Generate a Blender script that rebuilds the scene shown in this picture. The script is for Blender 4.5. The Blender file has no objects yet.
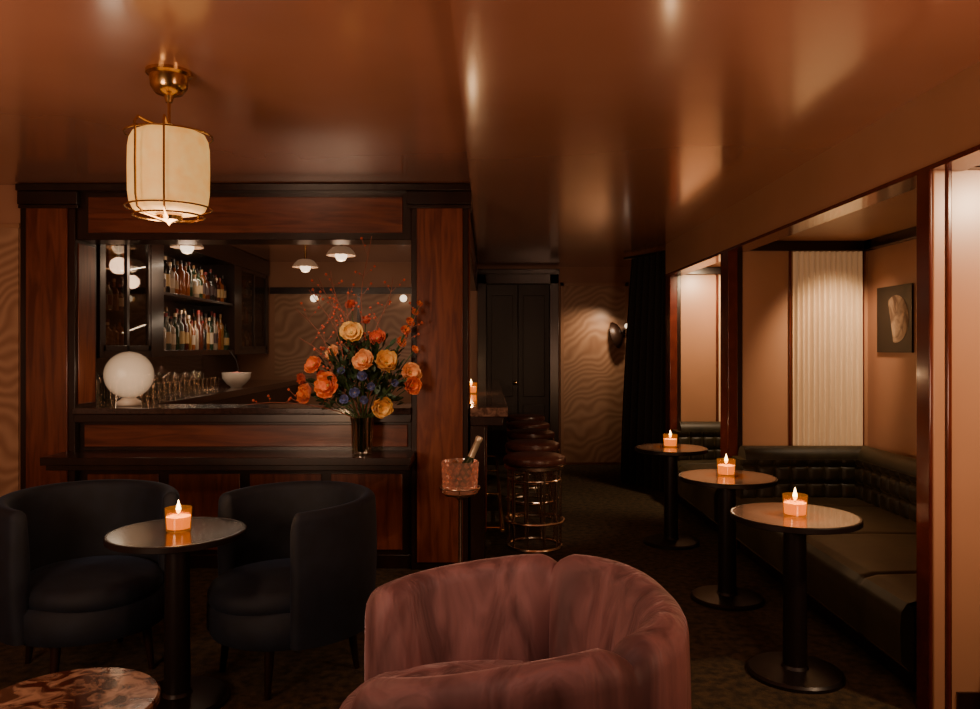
import bpy, math, random
from math import sin, cos, pi, radians, sqrt
from mathutils import Vector, Matrix
random.seed(7)
scene = bpy.context.scene

# ------------------------------------------------------------ materials
def newmat(name):
    m = bpy.data.materials.new(name); m.use_nodes = True
    nt = m.node_tree; bs = nt.nodes["Principled BSDF"]
    return m, nt, bs
def setp(bs, **k):
    for a, v in k.items():
        a = a.replace('_', ' ')
        if a in bs.inputs:
            bs.inputs[a].default_value = v
def c4(c): return (c[0], c[1], c[2], 1)
def M_(name, col, rough=.5, metal=0., col2=None, scale=(5,5,5), nscale=1., detail=4, dist=0., bump=0., bscale=None,
       bdist=.01, lo=.35, hi=.65, **k):
    m, nt, bs = newmat(name)
    setp(bs, Base_Color=c4(col), Roughness=rough, Metallic=metal)
    for a, v in k.items(): setp(bs, **{a: v})
    tc = nt.nodes.new('ShaderNodeTexCoord')
    mp = nt.nodes.new('ShaderNodeMapping'); mp.inputs['Scale'].default_value = scale
    nt.links.new(tc.outputs['Object'], mp.inputs['Vector'])
    n = nt.nodes.new('ShaderNodeTexNoise')
    n.inputs['Scale'].default_value = nscale; n.inputs['Detail'].default_value = detail
    n.inputs['Distortion'].default_value = dist
    nt.links.new(mp.outputs[0], n.inputs['Vector'])
    if col2 is not None:
        r = nt.nodes.new('ShaderNodeValToRGB')
        r.color_ramp.elements[0].position = lo; r.color_ramp.elements[1].position = hi
        r.color_ramp.elements[0].color = c4(col); r.color_ramp.elements[1].color = c4(col2)
        nt.links.new(n.outputs['Fac'], r.inputs['Fac'])
        nt.links.new(r.outputs['Color'], bs.inputs['Base Color'])
    if bump:
        src = n
        if bscale:
            src = nt.nodes.new('ShaderNodeTexNoise'); src.inputs['Scale'].default_value = bscale
            src.inputs['Detail'].default_value = 2
            nt.links.new(tc.outputs['Object'], src.inputs['Vector'])
        bn = nt.nodes.new('ShaderNodeBump'); bn.inputs['Strength'].default_value = bump
        bn.inputs['Distance'].default_value = bdist
        nt.links.new(src.outputs['Fac'], bn.inputs['Height'])
        nt.links.new(bn.outputs['Normal'], bs.inputs['Normal'])
    return m
def emis(name, col, strength, base=(.8,.7,.5)):
    m, nt, bs = newmat(name)
    setp(bs, Base_Color=c4(base), Emission_Color=c4(col), Emission_Strength=strength, Roughness=.4)
    return m
def moire(name, a, b, sc=3.7, rough=.36, tilt=(0,25,0)):
    m, nt, bs = newmat(name)
    tc = nt.nodes.new('ShaderNodeTexCoord'); mp = nt.nodes.new('ShaderNodeMapping')
    mp.inputs['Rotation'].default_value = [radians(t) for t in tilt]
    nz = nt.nodes.new('ShaderNodeTexNoise'); nz.inputs['Scale'].default_value = 1.9; nz.inputs['Detail'].default_value = 1.5
    sc1 = nt.nodes.new('ShaderNodeVectorMath'); sc1.operation='SCALE'; sc1.inputs['Scale'].default_value=.75
    ad = nt.nodes.new('ShaderNodeVectorMath'); ad.operation='ADD'
    nt.links.new(tc.outputs['Object'], nz.inputs['Vector']); nt.links.new(nz.outputs['Color'], sc1.inputs[0])
    nt.links.new(tc.outputs['Object'], mp.inputs['Vector'])
    nt.links.new(mp.outputs[0], ad.inputs[0]); nt.links.new(sc1.outputs[0], ad.inputs[1])
    w = nt.nodes.new('ShaderNodeTexWave'); w.wave_type = 'BANDS'; w.bands_direction = 'Z'
    w.inputs['Scale'].default_value = sc; w.inputs['Distortion'].default_value = .8
    w.inputs['Detail'].default_value = 2; w.inputs['Detail Scale'].default_value = 2
    r = nt.nodes.new('ShaderNodeValToRGB')
    r.color_ramp.elements[0].color = c4(a); r.color_ramp.elements[1].color = c4(b)
    nt.links.new(ad.outputs[0], w.inputs['Vector'])
    nt.links.new(w.outputs['Fac'], r.inputs['Fac']); nt.links.new(r.outputs['Color'], bs.inputs['Base Color'])
    setp(bs, Roughness=rough)
    return m
def glassy(name, tint, gl=.25, rough=.05, emi=None, es=0., vol=None, vs=0.):
    m = bpy.data.materials.new(name); m.use_nodes = True; nt = m.node_tree; nt.nodes.clear()
    o = nt.nodes.new('ShaderNodeOutputMaterial'); t = nt.nodes.new('ShaderNodeBsdfTransparent')
    g = nt.nodes.new('ShaderNodeBsdfGlossy'); x = nt.nodes.new('ShaderNodeMixShader')
    t.inputs['Color'].default_value = c4(tint); g.inputs['Roughness'].default_value = rough
    g.inputs['Color'].default_value = (1, .95, .9, 1); x.inputs[0].default_value = gl
    nt.links.new(t.outputs[0], x.inputs[1]); nt.links.new(g.outputs[0], x.inputs[2])
    last = x
    if emi:
        e = nt.nodes.new('ShaderNodeEmission'); e.inputs[0].default_value = c4(emi); e.inputs[1].default_value = es
        a = nt.nodes.new('ShaderNodeAddShader'); nt.links.new(x.outputs[0], a.inputs[0]); nt.links.new(e.outputs[0], a.inputs[1]); last = a
    nt.links.new(last.outputs[0], o.inputs['Surface'])
    if vol:
        e = nt.nodes.new('ShaderNodeEmission'); e.inputs[0].default_value = c4(vol); e.inputs[1].default_value = vs
        nt.links.new(e.outputs[0], o.inputs['Volume'])
    return m

ceil_m = M_('copper_ceiling_lacquer', (.38,.160,.098), .22, .0, col2=(.45,.200,.125), nscale=.8, scale=(1,1,1), bump=.30, bscale=1.1, bdist=.03, Coat_Weight=.8, Coat_Roughness=.14)
wallp = M_('copper_wall_paint', (.42,.21,.125), .42, 0, col2=(.47,.24,.145), nscale=2, scale=(1,1,1))
tan = M_('tan_lacquer_panel', (.43,.225,.125), .38, 0, col2=(.49,.26,.150), nscale=1.2, scale=(1,1,1), Coat_Weight=.25, Coat_Roughness=.25)
moX = moire('moire_wallpaper', (.38,.205,.120), (.54,.325,.205))
wood = M_('red_mahogany', (.105,.023,.011), .30, 0, col2=(.22,.060,.028), scale=(9,9,.9), nscale=2.2, detail=6, dist=1.2, Coat_Weight=.35, Coat_Roughness=.15)
woodH = M_('red_mahogany_horizontal', (.095,.021,.010), .30, 0, col2=(.20,.054,.025), scale=(.9,9,9), nscale=2.2, detail=6, dist=1.2, Coat_Weight=.35, Coat_Roughness=.15)
dark = M_('ebonised_wood', (.012,.0045,.0032), .28, 0, col2=(.024,.009,.0055), scale=(6,6,1), nscale=2, Coat_Weight=.25, Coat_Roughness=.18)
doorm = M_('black_door_lacquer', (.008,.004,.003), .45, 0, col2=(.013,.006,.004), scale=(6,6,1), nscale=2)
redtrim = M_('oxblood_gloss_trim', (.085,.014,.008), .22, 0, col2=(.12,.022,.011), nscale=2, Coat_Weight=.5, Coat_Roughness=.1)
carpet = M_('dark_olive_carpet', (.022,.015,.006), .95, 0, col2=(.090,.056,.022), scale=(9,9,9), nscale=2.5, detail=8, bump=.8, bscale=160, bdist=.01)
navy = M_('navy_velvet', (.0025,.005,.012), .75, 0, col2=(.005,.009,.020), nscale=3, Sheen_Weight=.12, Sheen_Roughness=.3, Sheen_Tint=(.16,.32,.7,1), bump=.2, bscale=9)
pink = M_('mauve_velvet', (.115,.046,.047), .60, 0, col2=(.29,.132,.130), scale=(7,7,1.3), nscale=1.0, dist=1.4, detail=3, Sheen_Weight=.5, Sheen_Roughness=.3, Sheen_Tint=(1,.68,.68,1), bump=.5, bdist=.035)
olive = M_('olive_velvet', (.014,.012,.005), .5, 0, col2=(.032,.025,.010), nscale=2, Sheen_Weight=.15, Sheen_Roughness=.4, Sheen_Tint=(.9,.7,.35,1))
brass = M_('aged_brass', (.62,.38,.14), .22, 1, col2=(.72,.46,.2), nscale=6)
chrome = M_('warm_nickel', (.72,.58,.47), .24, 1)
leather = M_('oxblood_leather', (.050,.016,.012), .28, 0, col2=(.080,.026,.019), nscale=12, bump=.15, bscale=60)
blackm = M_('black_metal', (.015,.010,.009), .35, .3)
bronze = M_('dark_bronze', (.035,.016,.010), .4, .3)
stone = M_('polished_brown_stone', (.15,.095,.075), .14, 0, col2=(.25,.17,.135), nscale=4, dist=1.5, Coat_Weight=.6, Coat_Roughness=.05)
darkstone = M_('polished_dark_stone', (.03,.018,.014), .14, 0, col2=(.055,.03,.025), nscale=4, dist=1.5, Coat_Weight=.5, Coat_Roughness=.06)
tabledark = M_('dark_table_top', (.018,.010,.008), .16, 0, col2=(.026,.015,.012), nscale=1, Specular_IOR_Level=.35)
marble = M_('red_breccia_marble', (.05,.014,.010), .12, 0, col2=(.42,.25,.17), nscale=14, scale=(1,1,1), detail=7, dist=1.2, lo=.44, hi=.64, Coat_Weight=.5, Coat_Roughness=.05)
barstone = M_('bar_top_marble', (.08,.045,.035), .12, 0, col2=(.28,.17,.13), nscale=3, dist=2, Coat_Weight=.5, Coat_Roughness=.05)
sheer = M_('sheer_curtain', (.62,.46,.30), .8, 0, col2=(.72,.56,.38), nscale=3, scale=(30,30,1), Emission_Color=(.8,.46,.22,1), Emission_Strength=.12)  # backlit look put into the cloth as faint emission
blackcl = M_('black_curtain', (.008,.005,.0045), .85, 0, Sheen_Weight=.1)
def shade_mat():
    m = M_('parchment_shade', (.75,.52,.22), .6, 0, nscale=5)
    nt = m.node_tree; bs = nt.nodes['Principled BSDF']
    n = [x for x in nt.nodes if x.type == 'TEX_NOISE'][0]
    r = nt.nodes.new('ShaderNodeValToRGB'); r.color_ramp.elements[0].color=(1,.44,.09,1); r.color_ramp.elements[1].color=(1,.58,.17,1)
    r.color_ramp.elements[0].position=.3; r.color_ramp.elements[1].position=.7
    nt.links.new(n.outputs['Fac'], r.inputs['Fac']); nt.links.new(r.outputs['Color'], bs.inputs['Emission Color'])
    bs.inputs['Emission Strength'].default_value = .68
    return m
shade = shade_mat()
globe = glassy('opal_globe', (.6,.52,.45), .03, .3, (1,.62,.40), .06, vol=(1,.70,.44), vs=3.6)
opal = M_('opal_glass', (.45,.32,.22), .3, 0, Emission_Color=(1,.60,.34,1), Emission_Strength=.10)
smallb = emis('small_bulb', (1,.78,.55), 2)
flame = emis('candle_flame', (1,.66,.26), 14)
wax = emis('glowing_wax', (1,.44,.06), 1.0, (.7,.4,.12))
waxtop = emis('melted_wax', (1,.66,.24), 2.4, (.8,.5,.2))
amber = glassy('amber_glass', (1,.66,.28), .10, .08, (1,.36,.04), .10)
clear = glassy('clear_glass', (.93,.9,.85), .16, .04)
vaseg = glassy('vase_glass', (.72,.70,.60), .30, .05)
panegl = glassy('cabinet_glass', (.75,.7,.65), .10, .03)
rose_gl = glassy('rose_crystal', (.9,.6,.48), .40, .12, (.8,.35,.18), .05)  # faint warm glow put into the crystal, which is no lamp
white = M_('white_porcelain', (.62,.54,.46), .25)
pinkp = M_('pink_sugar', (.7,.30,.25), .5)
gold = M_('gold_foil', (.75,.6,.42), .35, .6)
bottle_g = M_('green_bottle_glass', (.02,.03,.012), .1)
paper = M_('label_paper', (.45,.36,.27), .6)
greens = M_('leaf_green', (.020,.038,.014), .55, 0, col2=(.055,.09,.03), nscale=20)
twig = M_('twig_bark', (.30,.095,.055), .6)
stem = M_('stem_green', (.05,.09,.02), .5)

# ------------------------------------------------------------ mesh builder
class B:
    def __init__(s): s.v=[]; s.f=[]; s.m=[]; s.mats=[]
    def mi(s, mat):
        if mat not in s.mats: s.mats.append(mat)
        return s.mats.index(mat)
    def add(s, vs, fs, mat, T=None):
        o = len(s.v); i = s.mi(mat)
        for v in vs:
            v = Vector(v); s.v.append(T @ v if T else v)
        for f in fs: s.f.append([o+a for a in f]); s.m.append(i)
    def box(s, x0,y0,z0,x1,y1,z1, mat, T=None):
        vs=[(x0,y0,z0),(x1,y0,z0),(x1,y1,z0),(x0,y1,z0),(x0,y0,z1),(x1,y0,z1),(x1,y1,z1),(x0,y1,z1)]
        s.add(vs,[(0,3,2,1),(4,5,6,7),(0,1,5,4),(1,2,6,5),(2,3,7,6),(3,0,4,7)],mat,T)
    def lathe(s, prof, mat, c=(0,0,0), seg=32, T=None, sx=1, sy=1, cap=True, fn=None):
        vs=[];fs=[]
        for r,z in prof:
            for i in range(seg):
                a=2*pi*i/seg; q=fn(a) if fn else 1
                vs.append((c[0]+r*q*cos(a)*sx,c[1]+r*q*sin(a)*sy,c[2]+z))
        n=len(prof)
        for j in range(n-1):
            for i in range(seg):
                k=(i+1)%seg; fs.append((j*seg+i,j*seg+k,(j+1)*seg+k,(j+1)*seg+i))
        if cap:
            if prof[0][0]>1e-5: fs.append(tuple(reversed(range(seg))))
            if prof[-1][0]>1e-5: fs.append(tuple(range((n-1)*seg,n*seg)))
        s.add(vs,fs,mat,T)
    def sphere(s, c, r, mat, seg=20, rings=12, sz=1):
        s.lathe([(max(1e-6,r*sin(pi*j/rings)), -r*sz*cos(pi*j/rings)) for j in range(rings+1)],mat,c,seg,cap=False)
    def tube(s, pts, r, mat, seg=8, closed=False, T=None):
        P=[Vector(p) for p in pts]; n=len(P); vs=[];fs=[]; prev=None
        for i,p in enumerate(P):
            if closed: d=(P[(i+1)%n]-P[i-1])
            else: d=P[min(i+1,n-1)]-P[max(i-1,0)]
            d.normalize()
            if prev is None:
                u=d.orthogonal().normalized()
            else:
                u=prev-d*prev.dot(d)
                u=u.normalized() if u.length>1e-6 else d.orthogonal().normalized()
            prev=u; w=d.cross(u); rr=r(i/(n-1)) if callable(r) else r
            for k in range(seg):
                a=2*pi*k/seg; vs.append(p+u*cos(a)*rr+w*sin(a)*rr)
        m=n if closed else n-1
        for i in range(m):
            j=(i+1)%n
            for k in range(seg):
                l=(k+1)%seg; fs.append((i*seg+k,i*seg+l,j*seg+l,j*seg+k))
        if not closed:
            fs.append(tuple(reversed(range(seg)))); fs.append(tuple(range((n-1)*seg,n*seg)))
        s.add(vs,fs,mat,T)
    def ring(s, R, z, r, mat, c=(0,0), seg=36, T=None):
        s.tube([(c[0]+R*cos(2*pi*i/seg),c[1]+R*sin(2*pi*i/seg),z) for i in range(seg)],r,mat,6,True,T)
    def grid(s, fn, nu, nv, mat, T=None):
        vs=[fn(i/nu,j/nv) for j in range(nv+1) for i in range(nu+1)]
        fs=[(j*(nu+1)+i,j*(nu+1)+i+1,(j+1)*(nu+1)+i+1,(j+1)*(nu+1)+i) for j in range(nv) for i in range(nu)]
        s.add(vs,fs,mat,T)
    def obj(s, name, loc=(0,0,0), rz=0, bevel=0, subsurf=0, angle=38):
        me=bpy.data.meshes.new(name); me.from_pydata([tuple(v) for v in s.v],[],s.f)
        for m in s.mats: me.materials.append(m)
        me.polygons.foreach_set('material_index',s.m)
        me.polygons.foreach_set('use_smooth',[True]*len(s.f))
        me.update()
        me.set_sharp_from_angle(angle=radians(angle))
        o=bpy.data.objects.new(name,me); scene.collection.objects.link(o)
        o.location=loc; o.rotation_euler=(0,0,rz)
        if bevel:
            b=o.modifiers.new('bevel','BEVEL'); b.width=bevel; b.segments=2; b.limit_method='ANGLE'; b.angle_limit=radians(50)
        return o

# ------------------------------------------------------------ room shell
CL, CR = 2.52, 2.46
XL=-3.26
b=B(); b.box(-3.42,-2.3,-.1,2.9,9.85,0,carpet); b.obj('floor')
b=B(); b.box(-3.42,-2.3,CL,-.11,9.85,2.66,ceil_m); b.box(-.11,-2.3,CR,2.9,9.85,2.66,ceil_m); b.obj('ceiling')
b=B(); b.box(-3.41,-2.3,0,XL,9.85,CL,wallp)
b.obj('wall_left')
b=B(); b.box(XL,5.12,0,-3.065,5.36,CL,wallp); b.box(XL,5.105,.30,-3.075,5.12,2.235,moX)
b.box(XL,5.095,2.235,-3.065,5.12,2.262,tan); b.box(XL,5.095,0,-3.065,5.12,.14,dark)
b.obj('wall_bar_return')
b=B(); b.box(2.75,-2.3,0,2.9,9.85,CR,wallp); b.obj('wall_right')
b=B(); b.box(XL,-2.3,0,2.75,-2.15,CR,wallp); b.obj('wall_front')
# far wall
b=B(); b.box(XL,9.7,0,2.75,9.85,CR,wallp); b.box(XL,9.7,CR,-.11,9.85,CL,wallp)
b.obj('wall_back')
b=B()
b.box(.94,9.685,.03,1.70,9.70,2.22,moX)
for x0,x1 in ((.90,.94),(1.70,1.74)): b.box(x0,9.67,0,x1,9.70,2.26,tan)
b.box(.90,9.67,2.22,1.74,9.70,2.26,tan)
b.obj('trim_7')
b=B()
b.box(-2.65,9.685,1.1,-.62,9.70,2.12,moX)
b.box(-2.7,9.64,2.12,-.55,9.70,2.20,dark); b.box(-.62,9.64,1.1,-.55,9.70,2.12,dark)
b.box(-1.62,9.66,1.1,-1.58,9.70,2.12,dark)
b.obj('trim_8')
# double door
b=B()
b.box(-.13,9.60,0,-.02,9.70,2.36,dark); b.box(.76,9.60,0,.87,9.70,2.36,dark); b.box(-.13,9.60,2.24,.87,9.70,2.38,dark)
b.box(-.13,9.58,2.36,.88,9.70,2.42,dark)
for x0,x1 in ((-.02,.368),(.372,.76)):
    b.box(x0,9.65,0,x1,9.695,2.24,doorm)
    for z0,z1 in ((.15,.75),(.85,2.10)):
        b.box(x0+.06,9.64,z0,x1-.06,9.65,z1,doorm)
b.sphere((.34,9.62,1.02),.025,brass)
b.obj('door_1',bevel=.006)

# right side partitions, posts and bulkhead
b=B()
b.box(1.73,-2.15,2.16,1.86,7.60,CR,tan)
b.box(1.86,-2.15,2.22,2.75,7.60,CR,tan)
b.obj('alcove_bulkhead')  # dropped ceiling bulkhead over the alcoves, not a wall
b=B()
b.box(1.725,-2.15,2.145,1.865,7.60,2.165,redtrim)
b.obj('trim_1')
def partition(y, n, curtain, post=.16):
    near = n in (1,4)
    b=B(); b.box(1.80 if near else 1.84,y,0,2.75,y+(.09 if near else .12),2.22,tan)
    b.box(1.84,y-.012,.0,2.75,y,.10,dark)
    b.obj('wall_partition_%d'%n)
    b=B()
    if near:
        b.box(1.728,y-.012,0,1.742,y+.085,2.16,redtrim); b.box(1.742,y-.012,0,1.792,y+.085,2.16,tan)
        b.box(1.792,y-.022,0,1.812,y+.10,2.16,redtrim)
    else:
        b.box(1.73,y-.03,0,1.80,y+post,2.16,redtrim)
        b.box(1.80,y-.015,0,1.84,y+.13,2.16,dark)
    b.box(1.84,y-.05,2.15,2.75,y,2.22,dark)     # crown
    b.box(2.70,y-1.95,2.15,2.75,y-.05,2.22,dark)
    if curtain:
        for x in (2.175,2.70): b.box(x,y-.02,.72,x+.018,y,2.15,redtrim)
        b.box(2.175,y-.02,.70,2.718,y,.73,redtrim)
    b.obj('trim_%d'%(n+1),bevel=.005)
    if curtain:
        b=B()
        def fn(u,v):
            x=2.195+u*.50; ph=u*2*pi*13
            return (x, y-.036+.018*sin(ph)+.004*sin(ph*.37+2*v), .745+v*1.40)
        b.grid(fn,170,8,sheer); b.obj('sheer_curtain')
partition(3.065,1,False); partition(5.65,2,True); partition(7.45,3,True); partition(.6,4,False)
b=B(); b.box(1.93,7.60,0,2.75,9.7,CR,wallp); b.obj('wall_right_end')
# black drape
b=B()
def fn(u,v):
    p=Vector((1.42+.13*v**1.5,8.42,0)).lerp(Vector((1.84,7.74,0)),u)
    n=Vector((.83,.55,0)); ph=u*2*pi*7
    w=.035+.012*(1-v)
    p=p+n*(w*sin(ph)+.02*sin(ph*.5+1)*(1-v))
    return (p.x,p.y,.01+v*2.42)
b.grid(fn,120,10,blackcl)
b.tube([(1.48,8.46,2.42),(1.86,7.72,2.42)],.014,blackm)
b.obj('black_curtain')

# ------------------------------------------------------------ bar surround
b=B()
b.box(-3.06,5.10,0,-2.70,5.38,2.47,dark); b.box(-3.015,5.085,.10,-2.745,5.10,2.37,wood)
b.box(-2.70,5.13,1.08,-2.692,5.35,2.14,wood)
b.box(-.503,5.10,0,-.13,5.38,2.47,dark); b.box(-.465,5.085,.05,-.165,5.10,2.37,wood)
b.box(-.13,5.13,1.08,-.122,5.35,2.37,wood)
for x0,x1 in ((-3.06,-2.67),(-.53,-.11)):
    b.box(x0,5.065,2.385,x1,5.40,2.47,dark)
    b.box(x0,5.075,2.36,x1,5.085,2.385,dark)
b.box(-2.70,5.12,2.16,-.503,5.36,2.49,dark); b.box(-2.62,5.108,2.205,-.56,5.12,2.44,woodH)
b.box(-3.06,5.045,2.47,-.11,5.42,2.515,dark)
b.box(-2.70,5.06,1.02,-.503,5.445,1.06,darkstone)
b.box(-2.70,5.075,.965,-.503,5.16,1.02,dark)
b.box(-2.70,5.15,0,-.503,5.36,1.02,dark)
b.box(-2.66,5.138,.80,-.53,5.15,.945,woodH)
b.box(-2.76,4.80,.725,-.475,5.15,.775,dark)
b.box(-2.74,4.83,.69,-.49,5.15,.725,dark)
for i in range(4):
    x0=-2.64+i*.535; b.box(x0,5.138,.12,x0+.47,5.15,.62,wood)
b.box(-2.70,5.13,0,-.503,5.15,.09,dark)
b.obj('bar_surround',bevel=.007)

b=B()
b.box(-.118,5.10,1.0,.13,5.45,1.06,barstone); b.box(-.56,5.45,1.0,.13,9.56,1.06,barstone)
b.box(-.118,5.12,0,-.02,5.45,.94,dark); b.box(-.50,5.45,0,-.02,9.56,.94,dark)
b.box(-.54,5.45,.94,.10,9.55,1.0,dark); b.box(-.118,5.11,.94,.10,5.45,1.0,dark)
for i in range(5):
    y0=5.5+i*.80; b.box(-.02,y0,.15,-.010,y0+.68,.82,wood)
b.tube([(.10,5.5,.16),(.10,9.4,.16)],.016,brass)
for y in (5.6,6.9,8.2,9.3): b.tube([(.10,y,.16),(-.02,y,.16)],.009,brass)
b.obj('bar_counter',bevel=.006)
b=B(); b.box(-.45,5.43,2.16,-.14,9.7,2.515,dark); b.box(-.14,5.5,2.21,-.13,9.6,2.42,woodH); b.obj('trim_6',bevel=.006)

# back bar cabinet
b=B()
b.box(-3.25,5.45,0,-2.36,9.63,1.0,dark); b.box(-3.25,5.45,1.0,-2.33,9.63,1.06,darkstone)
b.box(-3.25,5.45,1.40,-3.07,9.63,2.36,dark)
b.box(-3.25,5.45,2.34,-2.70,9.63,2.515,dark)
for y0,y1 in ((5.45,5.50),(6.28,6.52),(8.34,8.56),(9.57,9.63)):
    b.box(-3.12,y0,1.38,-2.71,y1,2.36,dark)
b.box(-3.12,5.45,1.38,-2.72,9.63,1.43,dark)
b.box(-3.07,6.52,1.90,-2.73,8.34,1.925,dark)
for (ya,yb) in ((5.50,6.28),(8.56,9.57)):
    for z in (1.72,2.02): b.box(-3.07,ya,z,-2.76,yb,z+.012,clear)
    m=(ya+yb)/2
    for y in (ya,m-.02,yb-.04): b.box(-2.74,y,1.43,-2.715,y+.04,2.34,dark)
    for z in (1.43,2.30): b.box(-2.74,ya,z,-2.715,yb,z+.04,dark)
    b.box(-2.73,ya,1.45,-2.727,yb,2.32,panegl)
b.box(-3.25,5.45,1.06,-3.10,9.63,1.38,darkstone)
b.obj('back_bar_cabinet',bevel=.004)

# bottles
cols=[(.14,.05,.015),(.02,.04,.02),(.25,.20,.15),(.07,.018,.01),(.22,.11,.03),(.30,.25,.2),(.015,.015,.015),(.25,.07,.02),(.08,.09,.08)]
bm=[M_('bottle_glass_%d'%i,c,.12,0,Coat_Weight=.5) for i,c in enumerate(cols)]
lab=[paper,M_('label_cream',(.38,.27,.16),.6),M_('label_dark',(.05,.025,.025),.5),M_('label_gold',(.4,.27,.11),.4),M_('label_maroon',(.14,.03,.02),.5)]
capm=[blackm,gold,M_('cork',(.3,.17,.08),.7),M_('red_wax_seal',(.2,.02,.015),.4),blackm]
b=B()
def bottle(x,y,z,h,r):
    mt=random.choice(bm); k=random.random()
    sh=.58+.1*random.random()
    b.lathe([(r*.92,0),(r,.01),(r,h*sh),(r*.85,h*(sh+.06)),(r*.36,h*(sh+.14)),(r*.30,h*.93)],mt,(x,y,z),14)
    b.lathe([(r*.36,h*.9),(r*.36,h)],random.choice(capm),(x,y,z),10)
    if k<.7: b.lathe([(r*1.02,h*.18),(r*1.02,h*(sh-.14))],random.choice(lab),(x,y,z),14,cap=False)
for z,hh in ((1.431,.42),(1.926,.36)):
    for row,x in enumerate((-3.0,-2.90,-2.80)):
        y=6.57+row*.03
        while y<8.28:
            r=.034+.012*random.random()
            bottle(x,y+r,z,hh*(.62+.30*random.random())+.02*(2-row),r); y+=2*r+.014+(.05 if random.random()<.12 else 0)
for (ya,yb) in ((5.54,6.22),(8.60,9.52)):
    for z in (1.431,1.733,2.033):
        for x in (-2.98,-2.85):
            y=ya
            while y<yb-.07:
                r=.03+.01*random.random(); bottle(x,y+r,z,.19+.06*random.random(),r); y+=2*r+.02
b.obj('liquor_bottles')

# glassware on back counter
b=B()
for i in range(3):
    for j in range(17):
        x=-2.88+i*.14; y=5.75+j*.105
        if random.random()<.12: continue
        if i==2: b.lathe([(.030,0),(.034,.005),(.037,.11),(.034,.11),(.030,.012)],clear,(x,y,1.061),12,cap=False)
        elif j%2: b.lathe([(.034,0),(.004,.006),(.004,.10),(.03,.13),(.042,.17),(.040,.17)],clear,(x,y,1.061),12,cap=False)
        else: b.lathe([(.032,0),(.036,.15),(.034,.15)],clear,(x,y,1.061),12,cap=False)
b.obj('cocktail_glasses')
b=B()
b.lathe([(.055,0),(.06,.012),(.09,.03),(.135,.09),(.14,.145),(.128,.14),(.12,.09),(.0001,.05)],white,(0,0,0),28)
b.lathe([(.128,.128),(.0001,.155)],pinkp,(0,0,0),20)
b.tube([(.03,0,.14),(.0,-.02,.28),(-.06,-.03,.36)],.008,blackm)
b.obj('punch_bowl',(-2.50,7.75,1.061))
b=B()
b.lathe([(.075,0),(.08,.01),(.075,.03),(.05,.045),(.05,.05)],white,seg=32)
b.sphere((0,0,.208),.158,globe,48,28)
b.obj('globe_table_lamp',(-2.43,5.28,1.0605),angle=80)

# ceiling shades in bar
def bar_shade(x,y,nm='opal_ceiling_lamp'):
    b=B()
    b.lathe([(.06,0),(.055,-.02),(.012,-.03),(.012,-.17),(.05,-.185)],brass,(0,0,0),24)
    fl=lambda a:1+.03*sin(a*14)
    b.lathe([(.045,-.17),(.075,-.18),(.105,-.21),(.13,-.25),(.126,-.252),(.08,-.20),(.05,-.18)],opal,(0,0,0),84,cap=False,fn=fl)
    b.lathe([(.03,-.19),(.052,-.23),(.055,-.26),(.035,-.295),(.0001,-.305)],smallb,(0,0,0),24,cap=False)
    b.obj(nm,(x,y,CL-.001))
bar_shade(-1.30,6.9); bar_shade(-2.45,6.35); bar_shade(-1.85,7.9)
for x in (-2.14,-1.04):
    b=B(); b.lathe([(.04,0),(.04,.02),(.012,.025),(.012,.07)],brass,T=Matrix.Rotation(radians(90),4,'X'),seg=20)
    b.sphere((0,-.10,0),.045,smallb); b.obj('globe_wall_sconce',(x,9.684,2.06))

# ------------------------------------------------------------ pendant
b=B()
b.lathe([(.0001,0),(.085,0),(.085,-.012),(.072,-.02),(.068,-.06),(.05,-.085),(.018,-.095),(.012,-.12),(.0001,-.12)],brass,(0,0,0),32,cap=False)
b.tube([(0,0,-.10),(0,0,-.22)],.006,brass)
b.lathe([(.02,-.205),(.03,-.215),(.03,-.23)],brass)
def sq(a): return 1/((abs(cos(a+.5))**3+abs(sin(a+.5))**3)**(1/3))*.97
b.lathe([(.03,-.226),(.100,-.230),(.120,-.240),(.132,-.265),(.137,-.30),(.138,-.38),(.137,-.47),(.132,-.51),(.120,-.537),(.100,-.549),(.04,-.552)],shade,(0,0,0),48,cap=False,fn=sq)
for k in range(4):
    a=pi/2*k+.28+(0 if k%2 else .9); pts=[]
    for r,z in ((.03,-.222),(.12,-.218),(.150,-.212),(.168,-.235),(.164,-.27),(.165,-.38),(.163,-.50),(.155,-.545),(.12,-.566),(.04,-.575)):
        pts.append((r*cos(a),r*sin(a),z))
    b.tube(pts,.0045,brass,6)
b.ring(.158,-.528,.0035,brass); b.ring(.13,-.560,.004,brass); b.ring(.160,-.248,.0035,brass)
b.lathe([(.0001,-.556),(.05,-.560),(.045,-.576),(.012,-.584),(.0001,-.596)],brass,cap=False)
b.obj('pendant_lamp',(-1.235,3.02,CL))

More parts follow.
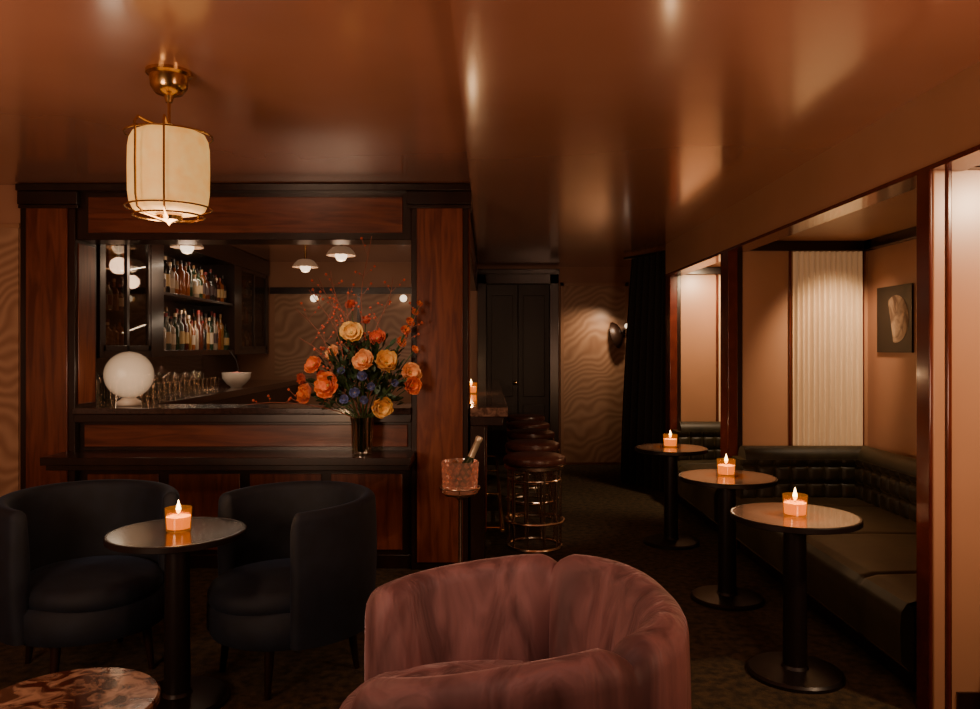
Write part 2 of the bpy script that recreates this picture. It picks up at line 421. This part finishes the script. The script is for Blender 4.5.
# ------------------------------------------------------------ tables
def candle(x,y,z,name='votive_candle'):
    b=B()
    b.lathe([(.042,0),(.048,.004),(.053,.095),(.050,.095),(.045,.010),(.0001,.008)],amber,seg=28,cap=False)
    b.lathe([(.0001,.012),(.044,.012),(.048,.060)],wax,seg=24,cap=False)
    b.lathe([(.048,.060),(.0001,.062)],waxtop,seg=24,cap=False)
    b.tube([(0,0,.06),(0,0,.075)],.0015,blackm,5)
    b.lathe([(.0001,.068),(.008,.078),(.010,.090),(.006,.106),(.0001,.128)],flame,seg=12,cap=False)
    b.obj(name,(x,y,z+.0008))
    L=bpy.data.lights.new('candle_light','POINT'); L.energy=2.8; L.color=(1,.58,.28); L.shadow_soft_size=.02
    o=bpy.data.objects.new('candle_light',L); o.location=(x,y,z+.165); scene.collection.objects.link(o)
def table(x,y,z,r,top,name='pedestal_table'):
    b=B()
    b.lathe([(.0001,z-.028),(r-.01,z-.028),(r,z-.024),(r,z-.004),(r-.004,z),(r-.012,z)],blackm,seg=64,cap=False)
    b.lathe([(r-.012,z),(.0001,z+.0005)],top,seg=64,cap=False)
    b.lathe([(.16,z-.028),(.15,z-.045),(.055,z-.06)],blackm,seg=32,cap=False)
    b.lathe([(.052,.03),(.048,z-.05)],blackm,seg=32)
    b.lathe([(.0001,0),(.205,0),(.205,.014),(.195,.024),(.06,.034),(.05,.05)],blackm,seg=48,cap=False)
    b.obj(name,(x,y,0))
table(1.365,3.47,.71,.275,stone); candle(1.35,3.43,.71)
table(1.38,4.50,.71,.275,stone); candle(1.38,4.52,.71)
table(1.36,5.80,.71,.265,stone); candle(1.36,5.82,.71)
table(-1.275,3.20,.70,.272,tabledark); candle(-1.27,3.20,.70)
candle(-.145,6.65,1.06)
b=B()
z=.48;r=.245
b.lathe([(.0001,z-.03),(r-.008,z-.03),(r,z-.022),(r,z-.006),(r-.006,z),(.0001,z)],marble,seg=64,cap=False)
b.lathe([(.045,.02),(.035,.10),(.035,z-.08),(.09,z-.03)],blackm,seg=32)
b.lathe([(.0001,0),(.17,0),(.165,.02),(.045,.03)],blackm,seg=48,cap=False)
b.obj('marble_side_table',(-1.16,2.13,0))

# ------------------------------------------------------------ tub chairs
def tub(b,R,t0,t1,zb,zt,th,mat,seam=None,flare=0.,bulge=0.,drop=0.,p=2.,seamw=.10,sd=.014):
    n=160; secs=[]
    for q in range(6):
        ph=pi/2*(1-q/6); secs.append((t0-(th/2/R)*sin(ph), max(.03,cos(ph))))
    for i in range(n+1): secs.append((t0+(t1-t0)*i/n,1.))
    for q in range(1,7):
        ph=pi/2*q/6; secs.append((t1+(th/2/R)*sin(ph), max(.03,cos(ph))))
    vs=[];m=0
    for a,s in secs:
        rc=R-th/2; h=th/2*s
        mid=(a-(t0+t1)/2)/((t1-t0)/2)
        ztop=zt-drop*abs(mid)**2-(1-s)*.06
        bl=1.
        if seam is not None:
            d=min(abs(a-x) for x in seam); bl=min(1,d/seamw)**.5
        ztop-= sd*(1-bl)
        pts=[]
        for k in range(7):
            f=k/6; zz=zb+(ztop-th/2-zb)*f; pts.append((rc+h*(.9+.1*bl)+.012*sin(pi*f)*s,zz))
        for k in range(1,10):
            q=pi*k/10; pts.append((rc+h*cos(q)*(.80+.20*bl),ztop-th/2+h*sin(q)*(.75+.25*bl)))
        for k in range(9):
            f=1-k/8; zz=zb+(ztop-th/2-zb)*f
            pts.append((rc-h*(.80+.20*bl)-bulge*s*bl*sin(pi*min(1,max(0,(f-.15)/.85))),zz))
        m=len(pts)
        sup=1/((abs(cos(a))**p+abs(sin(a))**p)**(1/p))
        for r_,zz in pts:
            fl=(1+flare*(zz-zb)/(zt-zb))
            rr=r_*fl+R*(sup-1)
            vs.append((rr*cos(a),rr*sin(a),zz))
    fs=[]
    N=len(secs)
    for i in range(N-1):
        for k in range(m):
            l=(k+1)%m; fs.append((i*m+k,(i+1)*m+k,(i+1)*m+l,i*m+l))
    fs.append(tuple(range(m))); fs.append(tuple(reversed(range((N-1)*m,N*m))))
    b.add(vs,fs,mat)
def seatpad(b,r,z0,z1,mat,c,e=.045,sy=1.,fn=None):
    pr=[(.0001,z0),(r-e,z0)]
    for k in range(9):
        p=-pi/2+pi*k/8; pr.append((r-e+e*cos(p),(z0+z1)/2-.01+(z1-z0)/2*.9*sin(p)))
    pr+=[(r*.6,z1),(.0001,z1+.012)]
    b.lathe(pr,mat,c,56,cap=False,sy=sy,fn=fn)

b=B()
sup=lambda a:1/((abs(cos(a))**2.5+abs(sin(a))**2.5)**(1/2.5))
tub(b,.50,radians(-42),radians(222),.10,.768,.13,pink,seam=[radians(32),radians(148)],flare=.03,bulge=.045,drop=.095,p=2.5,seamw=.12,sd=.024)
seatpad(b,.39,.24,.45,pink,(0,-.05,0),.06,sy=1.08,fn=sup)
b.lathe([(.0001,.08),(.37,.08),(.42,.12),(.42,.26),(.38,.28)],pink,(0,-.02,0),48,cap=False,fn=sup)
b.lathe([(.0001,0),(.30,0),(.30,.02),(.05,.04),(.05,.10)],blackm,(0,0,0),40,cap=False)
b.obj('velvet_tub_chair',(.022,2.225,0),rz=radians(-84),angle=60)

def navy_chair(x,y,rz):
    b=B()
    tub(b,.37,radians(-25),radians(205),.22,.795,.07,navy,flare=.04,bulge=.012,drop=.02)
    seatpad(b,.30,.33,.455,navy,(0,-.03,0),.05,sy=1.1)
    b.lathe([(.0001,.21),(.32,.21),(.335,.24),(.335,.34),(.31,.36)],navy,(0,-.02,0),40,cap=False)
    for a in (-48,48,132,228):
        a=radians(a); p=Vector((.27*cos(a),.27*sin(a),.24)); q=Vector((.30*cos(a),.30*sin(a),0.0))
        b.tube([p,q],lambda t:.024-.011*t,dark,10)
    b.obj('navy_barrel_chair',(x,y,0),rz=rz,angle=60)
navy_chair(-.895,3.52,radians(-45)); navy_chair(-1.82,3.56,radians(42))

# ------------------------------------------------------------ bar stools
for x,y in ((.34,5.70),(.37,6.50),(.40,7.35),(.42,8.20),(.43,9.05)):
    b=B()
    b.lathe([(.0001,.575),(.215,.575),(.222,.582),(.222,.602),(.215,.608)],chrome,seg=40,cap=False)
    b.lathe([(.208,.606),(.225,.616),(.230,.635),(.222,.658),(.19,.672),(.10,.678),(.0001,.678)],leather,seg=40,cap=False)
    for k in range(10):
        a=2*pi*k/10; b.tube([(.19*cos(a),.19*sin(a),.576),(.19*cos(a),.19*sin(a),.012)],.0085,chrome,8)
    b.ring(.195,.012,.012,chrome); b.ring(.215,.20,.009,chrome); b.ring(.19,.50,.007,chrome)
    b.obj('bar_stool',(x,y,0))

# ------------------------------------------------------------ banquettes
def tuft(b,org,ud,nd,ulen,z0,z1,mat,s=.115):
    org=Vector(org);ud=Vector(ud);nd=Vector(nd); nu=int(ulen/.0115); nv=26
    def fn(u,v):
        U=u*ulen; V=v*(z1-z0)
        a=(U/s)%1; c=(V/s)%1
        fa=abs(a-.5)*2; fb=abs(c-.5)*2
        h=.038*sqrt(max(0,(1-fa**4)*(1-fb**4)))
        p=org+ud*U+nd*h; return (p.x,p.y,z0+V)
    b.grid(fn,nu,nv,mat)
def banquette(y0,y1,xf=1.69,top=.68):
    b=B(); d=xf-1.69
    b.box(xf+.11,y0,0,2.70,y1,.13,dark)
    def seat(u,v):
        prof=[(1.73+d,.12),(1.69+d,.16),(1.685+d,.30),(1.69+d,.37),(1.715+d,.405),(1.77+d,.42),(2.1+d*.5,.428),(2.56,.42)]
        i=min(int(v*7),6); f=v*7-i; a=prof[i];c=prof[i+1]
        seam=.012*math.exp(-((((u*(y1-y0))%.75)-.375)/.01)**2)
        return (a[0]+(c[0]-a[0])*f, y0+u*(y1-y0), a[1]+(c[1]-a[1])*f-seam)
    b.grid(seat,120,28,olive)
    b.box(xf+.05,y0,.12,2.56,y1,.39,olive)
    b.box(2.55,y0,.12,2.74,y1,top,olive); b.box(xf+.05,y1-.19,.12,2.74,y1,top,olive)
    tuft(b,(2.55,y0,0),(0,1,0),(-1,0,0),y1-.19-y0,.41,top,olive)
    tuft(b,(xf+.05,y1-.19,0),(1,0,0),(0,-1,0),2.55-xf-.05,.41,top,olive)
    b.tube([(2.64,y0,top),(2.64,y1-.1,top)],.085,olive,20)
    b.tube([(xf+.09,y1-.10,top),(2.66,y1-.10,top)],.085,olive,20)
    b.obj('tufted_banquette')
banquette(3.19,5.57); banquette(5.82,7.37); banquette(.76,3.03,xf=1.98,top=.52)

# moon picture on right wall
b=B()
b.box(-.012,-.225,-.225,0,.225,.225,blackm)
vs=[(-.0135,.02,-.02)];N=40
for i in range(N+1):
    a=2*pi*i/N; r=.16
    yy=r*cos(a)-.03; zz=r*sin(a)
    if yy>.04+.25*zz: yy=.04+.25*zz
    vs.append((-.0135,yy-.0,zz))
moonm=M_('painted_moon',(.10,.05,.03),.6,0,col2=(.45,.30,.19),nscale=2,dist=.8)
b.add(vs,[(0,i+1,i+2) for i in range(N)],moonm)
b.obj('moon_painting',(2.747,5.26,1.645))
# shell sconce
b=B(); T=Vector((-.62,.55,-.25)).to_track_quat('Z','Y').to_matrix().to_4x4()
b.lathe([(.015,-.04),(.07,-.028),(.12,.0),(.155,.045),(.149,.048),(.11,.012),(.0001,-.02)],bronze,T=T,seg=40,cap=False,sx=.72,sy=1.1)
b.tube([(0,0,0),(.07,.0,.06),(.09,.06,.04),(.05,.105,0)],.011,bronze)
b.sphere((.10,-.015,.10),.030,smallb,16,10)
b.lathe([(.05,0),(.05,.02),(.02,.03)],bronze,(0,0,0),24,T=Matrix.Translation((.05,.104,0))@Matrix.Rotation(radians(90),4,'X'))
b.obj('shell_wall_sconce',(1.60,9.56,1.62))

# ------------------------------------------------------------ champagne
b=B()
b.lathe([(.0001,0),(.13,0),(.125,.015),(.02,.03),(.012,.05),(.012,.55),(.03,.57),(.095,.585),(.105,.60),(.098,.60),(.0001,.59)],chrome,seg=36,cap=False)
b.ring(.118,.63,.005,chrome)
for k in range(4):
    a=2*pi*k/4; b.tube([(.10*cos(a),.10*sin(a),.60),(.118*cos(a),.118*sin(a),.63)],.004,chrome,6)
pr=[(.078,.602),(.092,.61),(.102,.68),(.108,.785),(.104,.785),(.096,.68),(.084,.615),(.0001,.612)]
b.lathe(pr,rose_gl,seg=24,cap=False)
ice=M_('crystal_facet',(.75,.50,.40),.12,0,Coat_Weight=.6)
for row in range(5):
    for i in range(16):
        a=2*pi*(i+.5*(row%2))/16; rr=.098+.002*row
        T=Matrix.Rotation(a,4,'Z')@Matrix.Translation((rr,0,.628+.034*row))@Matrix.Rotation(radians(45),4,'X')
        b.box(-.005,-.010,-.010,.005,.010,.010,rose_gl,T)
for i in range(22):
    a=random.random()*6.28; rr=.07*sqrt(random.random()); s_=.014
    T=Matrix.Translation((rr*cos(a),rr*sin(a),.65+.12*random.random()))@Matrix.Rotation(random.random()*3,4,Vector((1,random.random(),random.random())))
    b.box(-s_,-s_,-s_,s_,s_,s_,ice if i%3==0 else clear,T)
T=Matrix.Translation((-.015,0,.63))@Matrix.Rotation(radians(24),4,'Y')
b.lathe([(.0001,0),(.038,0),(.040,.01),(.040,.12),(.03,.165),(.018,.20)],bottle_g,T=T,seg=24,cap=False)
b.lathe([(.020,.19),(.0185,.29),(.021,.295),(.022,.315),(.017,.325),(.0001,.328)],gold,T=T,seg=20,cap=False)
b.obj('champagne_bucket_stand',(-.165,4.60,0))

# ------------------------------------------------------------ flowers
b=B()
b.lathe([(.060,0),(.066,.006),(.068,.06),(.072,.20),(.080,.235),(.076,.235),(.066,.19),(.062,.02),(.0001,.015)],vaseg,seg=32,cap=False)
b.obj('glass_vase',(-.80,4.97,.7755))
fcols={'o':((.78,.14,.03),(.95,.30,.08)),'y':((.88,.46,.09),(.95,.66,.22)),'r':((.52,.05,.02),(.78,.14,.05)),'c':((.88,.36,.11),(.95,.56,.24)),'b':((.07,.09,.30),(.20,.22,.46))}
fm={k:M_('petal_'+k,v[0],.6,0,col2=v[1],nscale=9,Sheen_Weight=.2) for k,v in fcols.items()}
stamen=M_('stamen',(.50,.36,.10),.7)
b=B()
O=Vector((-.80,4.97,.7755))
def flower(c,d,r,mk,cup=.45):
    c=Vector(c); d=Vector(d).normalized(); T=Matrix.Translation(c)@d.to_track_quat('Z','Y').to_matrix().to_4x4()
    cup+=random.uniform(-.15,.5)
    for lay,(n,sc,cu) in enumerate(((5,1.,cup),(5,.86,cup+.35),(5,.66,cup+.8))):
        off=random.random()*2
        for k in range(n):
            a=2*pi*k/n+off; p1=random.random()*6; s1=random.uniform(.86,1.1)
            R=Matrix.Rotation(a,4,'Z')
            def fn(u,v,sc=sc,cu=cu,p1=p1,s1=s1):
                w=(v-.5)*2; rr=r*sc*s1
                wid=rr*.74*sin(pi*(.06+.76*u))**.8
                x=rr*u*(1.05-.25*cu*u); zz=rr*(cu*u*u*.75)+.10*rr*sin(6*w+p1)*u*u + .12*rr*w*w
                return (x*(1-.14*w*w),w*wid,zz)
            b.grid(fn,5,10,fm[mk],T@R)
    b.sphere(T@Vector((0,0,r*.12)),r*.12,stamen,8,6)
    m=(c+O)*.5+Vector((0,0,.10))
    b.tube([O+Vector((random.uniform(-.03,.03),random.uniform(-.03,.03),.02)),O+Vector(((c.x-O.x)*.2,(c.y-O.y)*.2,.24)),m*.5+c*.5,c],.0035,stem,5)
FL=[(-.06,.77,.074,'y',-.06),(.10,.73,.060,'r',-.03),(-.19,.44,.088,'o',-.12),(-.32,.385,.072,'o',-.08),(.03,.59,.078,'c',-.13),
    (.16,.57,.080,'y',-.10),(.305,.52,.074,'c',-.04),(.32,.44,.064,'o',-.07),(.13,.31,.076,'y',-.13),(-.18,.645,.05,'c',-.04),
    (-.30,.565,.064,'o',-.03),(.27,.78,.038,'o',0),(.30,.84,.034,'o',0),(.24,.71,.038,'o',.02),(-.07,.94,.040,'r',0),(.02,.50,.035,'b',-.13),
    (-.02,.40,.035,'b',-.17),(-.09,.36,.03,'b',-.15),(.22,.46,.028,'b',-.13),(.08,.44,.03,'b',-.18),(-.11,.53,.028,'b',-.13),(.04,.36,.03,'b',-.18),(.33,.66,.032,'o',.0),(.33,.90,.028,'o',.01),(.36,.95,.024,'o',.01),(-.37,.48,.045,'r',0),(-.24,.50,.04,'r',-.05),(.02,.84,.035,'r',0)]
for dx,dz,r,mk,dy in FL:
    c=O+Vector((dx,dy,dz)); d=Vector((dx*1.8+random.uniform(-.3,.3),-.6+dy*2,(dz-.5)*.9+.15+random.uniform(-.2,.3))); flower(c,d,r,mk)
def leaf(p,d,L,mat=greens):
    d=Vector(d).normalized(); T=Matrix.Translation(p)@d.to_track_quat('X','Z').to_matrix().to_4x4()@Matrix.Rotation(random.uniform(-1.2,1.2),4,'X')
    def fn(u,v):
        w=(v-.5)*2; return (L*u,w*L*.24*sin(pi*min(1,u*.94+.03)),-.25*L*u*u+.05*L*abs(w))
    b.grid(fn,5,2,mat,T)
for i in range(560):
    a=random.uniform(0,2*pi); el=random.uniform(-.6,1.3); rr=random.uniform(.3,1)
    p=O+Vector((.29*rr*cos(a)*cos(el),.17*rr*sin(a)*cos(el),.45+.30*rr*sin(el)))
    leaf(p,(p-(O+Vector((0,0,.2))))+Vector((random.uniform(-.2,.2),random.uniform(-.2,.2),random.uniform(-.15,.15))),random.uniform(.04,.085))
for tip,n in (((-.40,-.08,.92),10),((.04,-.05,1.38),9),((-.30,-.06,1.04),11),((.18,-.05,1.12),10),((-.72,-.10,.32),6),((.40,-.05,.95),8),((-.17,-.06,1.16),10),((-.38,-.05,.74),8),((-.08,-.05,1.05),9),((-.24,-.05,1.12),8)):
    tip=Vector(tip); A=O+Vector((0,0,.2)); C=O+tip; pts=[]
    for i in range(9):
        t=i/8; p=A.lerp(C,t)+Vector((.03*sin(t*7+tip.x*9),0,.06*sin(pi*t))); pts.append(p)
    b.tube(pts,lambda t:.0045-.0022*t,twig,5)
    for j in range(n):
        t=.4+.6*j/n; i=int(t*8); p=pts[i]; q=p+Vector((random.uniform(-.10,.10),random.uniform(-.03,.03),random.uniform(.02,.11)))
        b.tube([p,q],.0021,twig,4); b.sphere(q,.009,fm['r'],6,4); b.sphere(p.lerp(q,.6)+Vector((.006,0,0)),.006,fm['r'],6,4)
b.obj('flower_bouquet',angle=80)

# ------------------------------------------------------------ lights
def light(kind,name,loc,energy,col,size=.1,rot=None,target=None,sy=None,spot=None,blend=.6):
    L=bpy.data.lights.new(name,kind); L.energy=energy; L.color=col
    if kind=='AREA':
        L.size=size
        if sy: L.shape='RECTANGLE'; L.size_y=sy
    else: L.shadow_soft_size=size
    if kind=='SPOT': L.spot_size=radians(spot or 60); L.spot_blend=blend
    o=bpy.data.objects.new(name,L); o.location=loc
    if target: o.rotation_euler=(Vector(target)-Vector(loc)).to_track_quat('-Z','Y').to_euler()
    scene.collection.objects.link(o); return o
W=(1,.64,.40)
light('POINT','pendant_glow_below',(-1.235,3.02,1.84),10,W,.12)
# alcove washes
light('SPOT','alcove_wash',(2.42,4.95,2.17),70,(1,.70,.43),.05,target=(2.50,5.65,1.35),spot=70,blend=.8)
light('SPOT','alcove_wash',(2.10,6.75,2.16),78,(1,.68,.40),.06,target=(2.1,7.45,1.4),spot=110)
light('SPOT','alcove_wash',(2.35,2.30,2.16),78,(1,.68,.41),.06,target=(2.1,3.06,1.5),spot=100)
light('SPOT','sconce_wash',(1.50,9.22,1.92),20,(1,.70,.44),.04,target=(1.20,9.7,1.35),spot=105,blend=.9)
# bar interior
light('AREA','shelf_strip',(-2.80,7.43,2.32),7,(1,.75,.52),.05,target=(-2.95,7.43,1.4),sy=1.7)
light('AREA','shelf_strip',(-2.78,7.43,1.88),5,(1,.75,.52),.05,target=(-2.95,7.43,1.4),sy=1.7)
light('AREA','cabinet_strip',(-2.80,5.9,2.32),2.5,(1,.75,.52),.05,target=(-2.95,5.9,1.4),sy=.7)
light('AREA','counter_strip',(-2.80,7.4,1.36),5,(1,.75,.52),.05,target=(-2.7,7.4,1.0),sy=3.4)
light('POINT','bar_lamp',(-1.30,6.9,2.12),4,W,.07)
light('POINT','bar_lamp',(-2.45,6.35,2.12),2.5,W,.07)
light('POINT','bar_lamp',(-1.85,7.9,2.12),3,W,.07)
light('POINT','globe_glow',(-2.43,5.02,1.30),1.2,(1,.75,.5),.08)
# extra accent and fill lights, no fixtures modelled
light('SPOT','flower_spot',(-1.0,3.7,2.44),44,(1,.80,.60),.04,target=(-.8,4.97,1.30),spot=36,blend=.8)
light('SPOT','stool_fill',(.95,4.3,2.42),90,(1,.70,.46),.05,target=(.38,6.2,.5),spot=36,blend=1)  # spot added to brighten the stools, no ceiling fitting
light('SPOT','bucket_spot',(.4,3.7,2.44),20,(1,.78,.58),.04,target=(-.165,4.6,.7),spot=22,blend=.8)
light('AREA','ceiling_fill',(-1.9,.9,1.2),35,(1,.62,.40),.8,target=(-1.7,3.0,2.52))  # added fill lifting the left ceiling, no real lamp there
light('AREA','ceiling_fill',(1.4,1.2,1.3),18,(1,.55,.34),.6,target=(1.2,3.6,2.46))  # weaker fill added for the right ceiling, no lamp either
light('SPOT','chair_spot',(-.3,1.2,2.42),36,(1,.72,.58),.10,target=(.05,2.45,.55),spot=52,blend=1)
w=bpy.data.worlds.new('world'); scene.world=w; w.use_nodes=True
w.node_tree.nodes['Background'].inputs[0].default_value=(.5,.25,.14,1); w.node_tree.nodes['Background'].inputs[1].default_value=.04

cam=bpy.data.cameras.new('camera'); co=bpy.data.objects.new('camera',cam); scene.collection.objects.link(co)
co.location=(0,0,1.45); co.rotation_euler=(radians(90),0,0)
cam.lens=780/980*36; cam.sensor_width=36; cam.shift_x=.002; cam.shift_y=-.0066; cam.clip_start=.05
scene.camera=co
